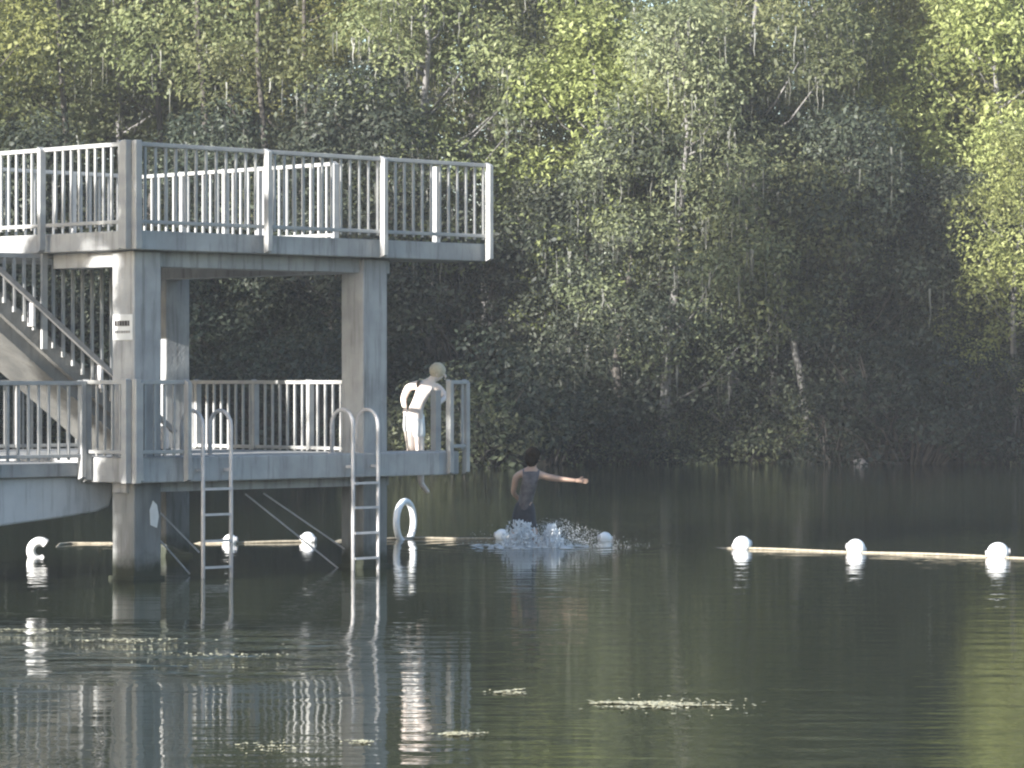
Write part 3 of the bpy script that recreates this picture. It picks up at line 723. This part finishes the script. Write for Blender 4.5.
GROUPS = {'leafy': 'leafy trees of the wood on the far bank', 'mossy': 'moss-hung trees of the wood on the far bank', 'slim': 'slim dark-stemmed trees of the wood', 'bright': 'yellow-green trees of the wood', 'low': 'low dark trees on the far bank', 'shrub': 'dark shrubs along the far waterline', 'broad': 'pale broad-leaved shrubs'}
LABELS = {'leafy': 'dense olive green tree merging into the wooded far bank', 'mossy': 'pale-barked tree hung with grey moss in the wooded far bank',
          'slim': 'slim dark-stemmed tall tree in the wood behind the platform', 'bright': 'sunlit yellow-green tree among the duller trees',
          'low': 'low dark-leaved tree leaning over the far waterline', 'shrub': 'dark shaded shrub crowding the far waterline', 'broad': 'shrub with large pale sunlit leaves'}
CATS = {'leafy': 'tree', 'mossy': 'tree', 'slim': 'tree', 'bright': 'tree', 'low': 'tree', 'shrub': 'shrub', 'broad': 'shrub'}
def plant(kind, i, x, y, sc=1.0, rz=None, label=None, zoff=0.0, hs=1.0):
    src = PROTO[kind][i % len(PROTO[kind])]
    o = src if src.name not in used else copy_tree(src)
    used.add(src.name)
    o.location = (x, y, max(ground_z(x, y), -.3) + zoff)
    o.rotation_euler = (0, 0, rt.uniform(0, 6.28) if rz is None else rz); o.scale = (sc, sc, sc * hs)
    tag(o, label or LABELS[kind], CATS[kind], GROUPS[kind])
    return o
def X(px, Y): return (px - 512) * Y / F
# named trees that the photograph singles out
plant('slim', 0, X(150, 112), 112, 1.0, 0, 'slim dark trunk rising behind the left half of the upper railing')
plant('slim', 0, X(257, 104), 104, 1.0, 1, 'tall straight thin dark trunk crossing to the top of the picture behind the upper railing')
plant('slim', 1, X(225, 114), 114, 1.1, 2, 'thicker dark trunk left of the tall thin one above the upper railing')
plant('mossy', 0, X(735, 101), 101.5, .95, 0, 'pale trunk with grey moss high in the right-hand middle of the wood')
plant('mossy', 1, X(780, 101), 101.5, .8, 0, 'leaning pale trunk low in the wood right of centre')
plant('mossy', 0, X(432, 103), 103, .9, 2, 'moss-hung tree just above the right end of the upper railing')
plant('mossy', 1, X(664, 100), 100, .85, 2.2, 'tree with a short pale sunlit trunk in the middle of the wood')
plant('bright', 0, X(1012, 99), 98.9, .70, 0, 'yellow-green sunlit tree at the right edge of the picture')
plant('bright', 0, X(590, 101), 102.5, .95, 1, 'yellow-green sunlit crown in the middle of the wood')
plant('bright', 0, X(940, 106), 106.5, 1.0, 1.3, 'yellow-green crown below and left of the top right corner')
plant('bright', 0, X(1010, 104), 104.5, 1.05, 2.9, 'broad yellow-green crown rising along the right edge of the picture')
plant('bright', 0, X(830, 104), 105, .85, .4, 'yellow-green crown in the upper right of the wood')
plant('bright', 0, X(990, 112), 113, 1.2, 2, 'tall yellow-green crown in the top right corner')
plant('broad', 0, X(488, 93.5), 93.6, 1.0, 0, 'shrub with large pale sunlit leaves beyond the end of the lower deck')
def dead_tree(label, pts_, Y, r):
    base = at(pts_[0][0], pts_[0][1], Y)
    t = thing('dead_tree', label, 'tree', base)
    MB().tube([at(a, b, Y) + Vector((0, k * .15, 0)) - base for k, (a, b) in enumerate(pts_)], [r * (1 - .5 * k / len(pts_)) for k in range(len(pts_))], 8).build('trunk', BARK_P, t, True)
    return t
dead_tree('pale bare trunk leaning to the left in the lower right of the wood', [(812, 452), (800, 370), (784, 295), (768, 235), (757, 205)], 100.2, .13)
dead_tree('pale slanting stem at the far right of the wood', [(893, 452), (897, 350), (905, 290), (914, 262)], 101.0, .09)
# rows
for r_, (y0, y1, n, kinds, s0, s1) in enumerate((
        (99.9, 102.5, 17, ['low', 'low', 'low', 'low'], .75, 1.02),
        (104.5, 110, 14, ['leafy', 'mossy', 'leafy', 'mossy'], .9, 1.15),
        (114, 121, 13, ['leafy', 'slim', 'bright', 'leafy'], 1.15, 1.5))):
    for i in range(n):
        x = -27 + 54 * (i + .5) / n + rt.uniform(-1.1, 1.1); y = rt.uniform(y0, y1)
        k = kinds[rt.randrange(4)]
        if x < -3 and r_ >= 1 and rt.random() < .6: k = 'slim'
        plant(k, rt.randrange(3), x, y, rt.uniform(s0, s1))
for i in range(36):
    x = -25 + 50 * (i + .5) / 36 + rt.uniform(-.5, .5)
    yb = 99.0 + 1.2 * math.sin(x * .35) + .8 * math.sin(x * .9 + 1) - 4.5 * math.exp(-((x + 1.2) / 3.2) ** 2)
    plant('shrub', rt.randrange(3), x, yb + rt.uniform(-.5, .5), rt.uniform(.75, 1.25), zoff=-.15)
for i in range(16):
    x = -24 + 48 * (i + .5) / 16 + rt.uniform(-.8, .8)
    plant('shrub', 2, x, 101.5 + rt.uniform(0, 2.5), rt.uniform(1.1, 1.6))
# the wood behind them, one mass
bw = MB()
for i in range(1900):
    x = rt.uniform(-32, 30) if i % 3 else rt.uniform(-28, -2); y = rt.uniform(123, 134); z = ground_z(x, y) + rt.uniform(.5, 26)
    clump(bw, Vector((x, y, z)), rt.uniform(1.5, 2.6), 48, .52, rt.uniform(.25, .7))
o = bw.build('woodland', LEAF_OLIVE); tag(o, 'deep wood filling gaps behind the nearer trees', 'woodland', kind='stuff')
# unseen trees added on the left bank, sized to shade the lower far wood
for n_, (x, y, k, sc) in enumerate(((-37, 35, 'leafy', 1.5), (-36, 40, 'leafy', 1.6), (-36, 46.5, 'leafy', 1.5), (-36, 60.5, 'leafy', 1.3), (-35, 66, 'leafy', 1.15), (-36, 71, 'leafy', 1.0), (-35, 77, 'leafy', .85))):
    tag(plant(k, n_, x, y, sc, label='unseen leafy tree added on the left bank to shade the far wood'), group='unseen shade trees added on the left bank')
for n_, (x, y, sc) in enumerate(((-30, 101, 1.0), (-33.5, 107, 1.2), (-28.5, 113, 1.3), (-38, 103, 1.1), (-41, 112, 1.3), (-34, 119, 1.4), (30, 104, 1.1), (33, 112, 1.3), (37, 105, 1.2))):
    tag(plant('leafy', n_, x, y, sc, label='tree of the far wood outside the sides of the picture'), group='trees of the far wood outside the picture')
for n_, (x, y, sc) in enumerate(((-18.0, 115, 1.0), (-15.5, 119, 1.1), (-13.2, 115.5, 1.0), (-11.0, 119.5, 1.15), (-8.6, 116, 1.0))):
    plant('leafy', n_, x, y, sc)
# unseen tree added left of view, leaf clumps placed to shade the platform
root = bpy.data.objects.new('shade_caster_tree', None); COL.objects.link(root); root.location = P(-14.8, -.1, .17); root.rotation_euler = (0, 0, ROT)
tk = MB(); lf = MB()
tk.tube([(-1.6, -1.3, -.6), (-1.4, -1.2, 3), (-.9, -1.0, 6), (-.2, -.9, 9.2)], [.26, .20, .11, .03], 9)
for (t0, t1, z0, z1, nn) in ((.42, 1.2, 7.4, 7.95, 15), (-.35, .2, 8.05, 8.3, 7), (-.74, -.5, 6.2, 7.9, 30), (-1.15, -.75, 5.0, 9.2, 20), (-.8, -.12, 4.8, 5.9, 16), (-.76, -.4, 3.4, 5.0, 14), (.8, 1.3, 5.0, 6.2, 14)):
    for _ in range(nn):
        c = Vector((rt.uniform(-1.3, 1.3), rt.uniform(t0, t1), 0)); c.z = rt.uniform(z0, z1) - c.x * .25
        clump(lf, c, rt.uniform(.22, .34), 60, .24, rt.uniform(.3, .7))
        tk.tube([(-1.0, -1.0, 5.6), Vector((-.6, -.98, 7.9)), Vector((-.5, -.9, 8.2)).lerp(c, .7), c], [.03, .022, .014, .008], 5)
tk.build('trunk', BARK_G, root, True); lf.build('crown', LEAF_GREEN, root)
tag(root, 'unseen shore tree, boughs placed to shade the platform corner', 'tree')
rk = thing('rock', 'small pale rock at the foot of the far bank right of centre', 'rock', (X(860, 97.4), 97.4, 0))
MB().ellipsoid((0, 0, .06), (.19, .15, .11), 12, 8, .14).build('stone', ROCKM, rk)
MB().ellipsoid((.15, .05, .01), (.09, .08, .07), 9, 6, .14).build('stone', ROCKM, rk)

# ------------------------------------------------------------------ leaves, scum and pale flecks on the water
def scum(px0, px1, py, n, label, spread=.25, size=.05, dens=1.0):
    Y = CAMZ * F / (py - HY); x0 = X(px0, Y); x1 = X(px1, Y); mb = MB()
    c = Vector(((x0 + x1) / 2, Y, .004))
    W_ = x1 - x0
    st_ = [(rt.uniform(-.5, .0) * W_, rt.uniform(.2, .55) * W_, rt.gauss(0, spread), rt.uniform(-.12, .12)) for _ in range(7)]
    for i in range(n * 6):
        if rt.random() < .12:
            x = rt.gauss(0, W_ * .28); y = rt.gauss(0, spread * 2.2)
        else:
            sx0, ln_, sy, sl_ = st_[min(int(rt.random() ** 1.5 * 7), 6)]; f = rt.random() ** 1.3
            x = sx0 + ln_ * f + rt.gauss(0, .05) * W_; y = sy + sl_ * f + rt.gauss(0, spread * .22 * (1.1 - f))
        r = size * .5 * rt.uniform(.4, 1.6); a0 = rt.uniform(0, 6.28); k = 6; z = rt.uniform(0, .004)
        vs = [(x + r * rt.uniform(.6, 1.1) * math.cos(a0 + 6.283 * j / k), y + r * rt.uniform(.6, 1.1) * math.sin(a0 + 6.283 * j / k), z + rt.uniform(0, .007)) for j in range(k)]
        mb.add(vs, [tuple(range(k))])
    o = mb.build('leaves_and_flecks', SCUM); o.location = c
    tag(o, label, 'floating leaves', kind='stuff')
scum(596, 740, 705, 170, 'long pale raft of floating leaves near the bottom of the picture', .15, .035)
scum(495, 530, 693, 30, 'small pale patch of floating leaves left of the long raft', .08, .03)
scum(350, 386, 743, 22, 'pale leaf patch on the water below the second ladder', .06, .025)
scum(438, 490, 735, 40, 'pale leaf patch under the bright reflection', .06, .025)
scum(230, 320, 748, 16, 'thin scatter of leaves at bottom left', .16, .022)

scum(0, 115, 631, 26, 'broken pale flecks on the water at the left edge', .12, .03)  # this and the next two: small pale flecks laid on the water
scum(55, 235, 641, 30, 'broken pale flecks around the reflection of the near column', .16, .03)
scum(120, 330, 655, 16, 'sparse flecks below the first ladder reflection', .16, .03)
# ------------------------------------------------------------------ air
hz = MB().box(-420, 420, -120, 520, -4, 34)
m, nt, out = new_mat('thin_haze'); pv = nt.nodes.new('ShaderNodeVolumePrincipled')
pv.inputs['Color'].default_value = (.92, .95, 1, 1); pv.inputs['Density'].default_value = HAZE
nt.links.new(pv.outputs[0], out.inputs['Volume'])
tag(hz.build('haze', m), kind='stuff')
# ------------------------------------------------------------------ light
SAZ = Vector((-.663, -.748)).normalized(); SEL = R(14.6)
sv = Vector((SAZ.x * math.cos(SEL), SAZ.y * math.cos(SEL), math.sin(SEL)))
sl = bpy.data.lights.new('sun', 'SUN'); sl.energy = 5.0; sl.angle = R(.5); sl.color = (1, .975, .93)
so = bpy.data.objects.new('sun', sl); COL.objects.link(so); so.rotation_euler = (-sv).to_track_quat('-Z', 'Y').to_euler(); so.location = (-30, 20, 40)
wd = bpy.data.worlds.new('World'); C.world = wd; wd.use_nodes = True; nt = wd.node_tree
bg = nt.nodes['Background']; st = nt.nodes.new('ShaderNodeTexSky'); st.sky_type = 'NISHITA'; st.sun_disc = False
st.sun_elevation = SEL; st.sun_rotation = math.atan2(sv.x, sv.y); st.air_density = 1.0; st.dust_density = 1.2; st.ozone_density = 1.8
nt.links.new(st.outputs[0], bg.inputs[0]); bg.inputs[1].default_value = .115

# ------------------------------------------------------------------ camera
cd = bpy.data.cameras.new('camera'); cam = bpy.data.objects.new('camera', cd); COL.objects.link(cam)
cd.sensor_width = 36; cd.lens = F / 1024 * 36; cd.clip_end = 3000; cd.clip_start = .5
cam.location = (0, 0, CAMZ); cam.rotation_euler = (R(90) - (384 - HY) / F, 0, 0)
C.camera = cam
C.view_settings.view_transform = 'Standard'; C.view_settings.look = 'None'; C.view_settings.gamma = 1
C.view_settings.exposure = 1.65
C.render.engine = 'CYCLES'
C.cycles.use_denoising = True
C.cycles.use_adaptive_sampling = True; C.cycles.adaptive_threshold = .02
C.cycles.max_bounces = 6; C.cycles.transparent_max_bounces = 8
C.cycles.filter_width = 2.2
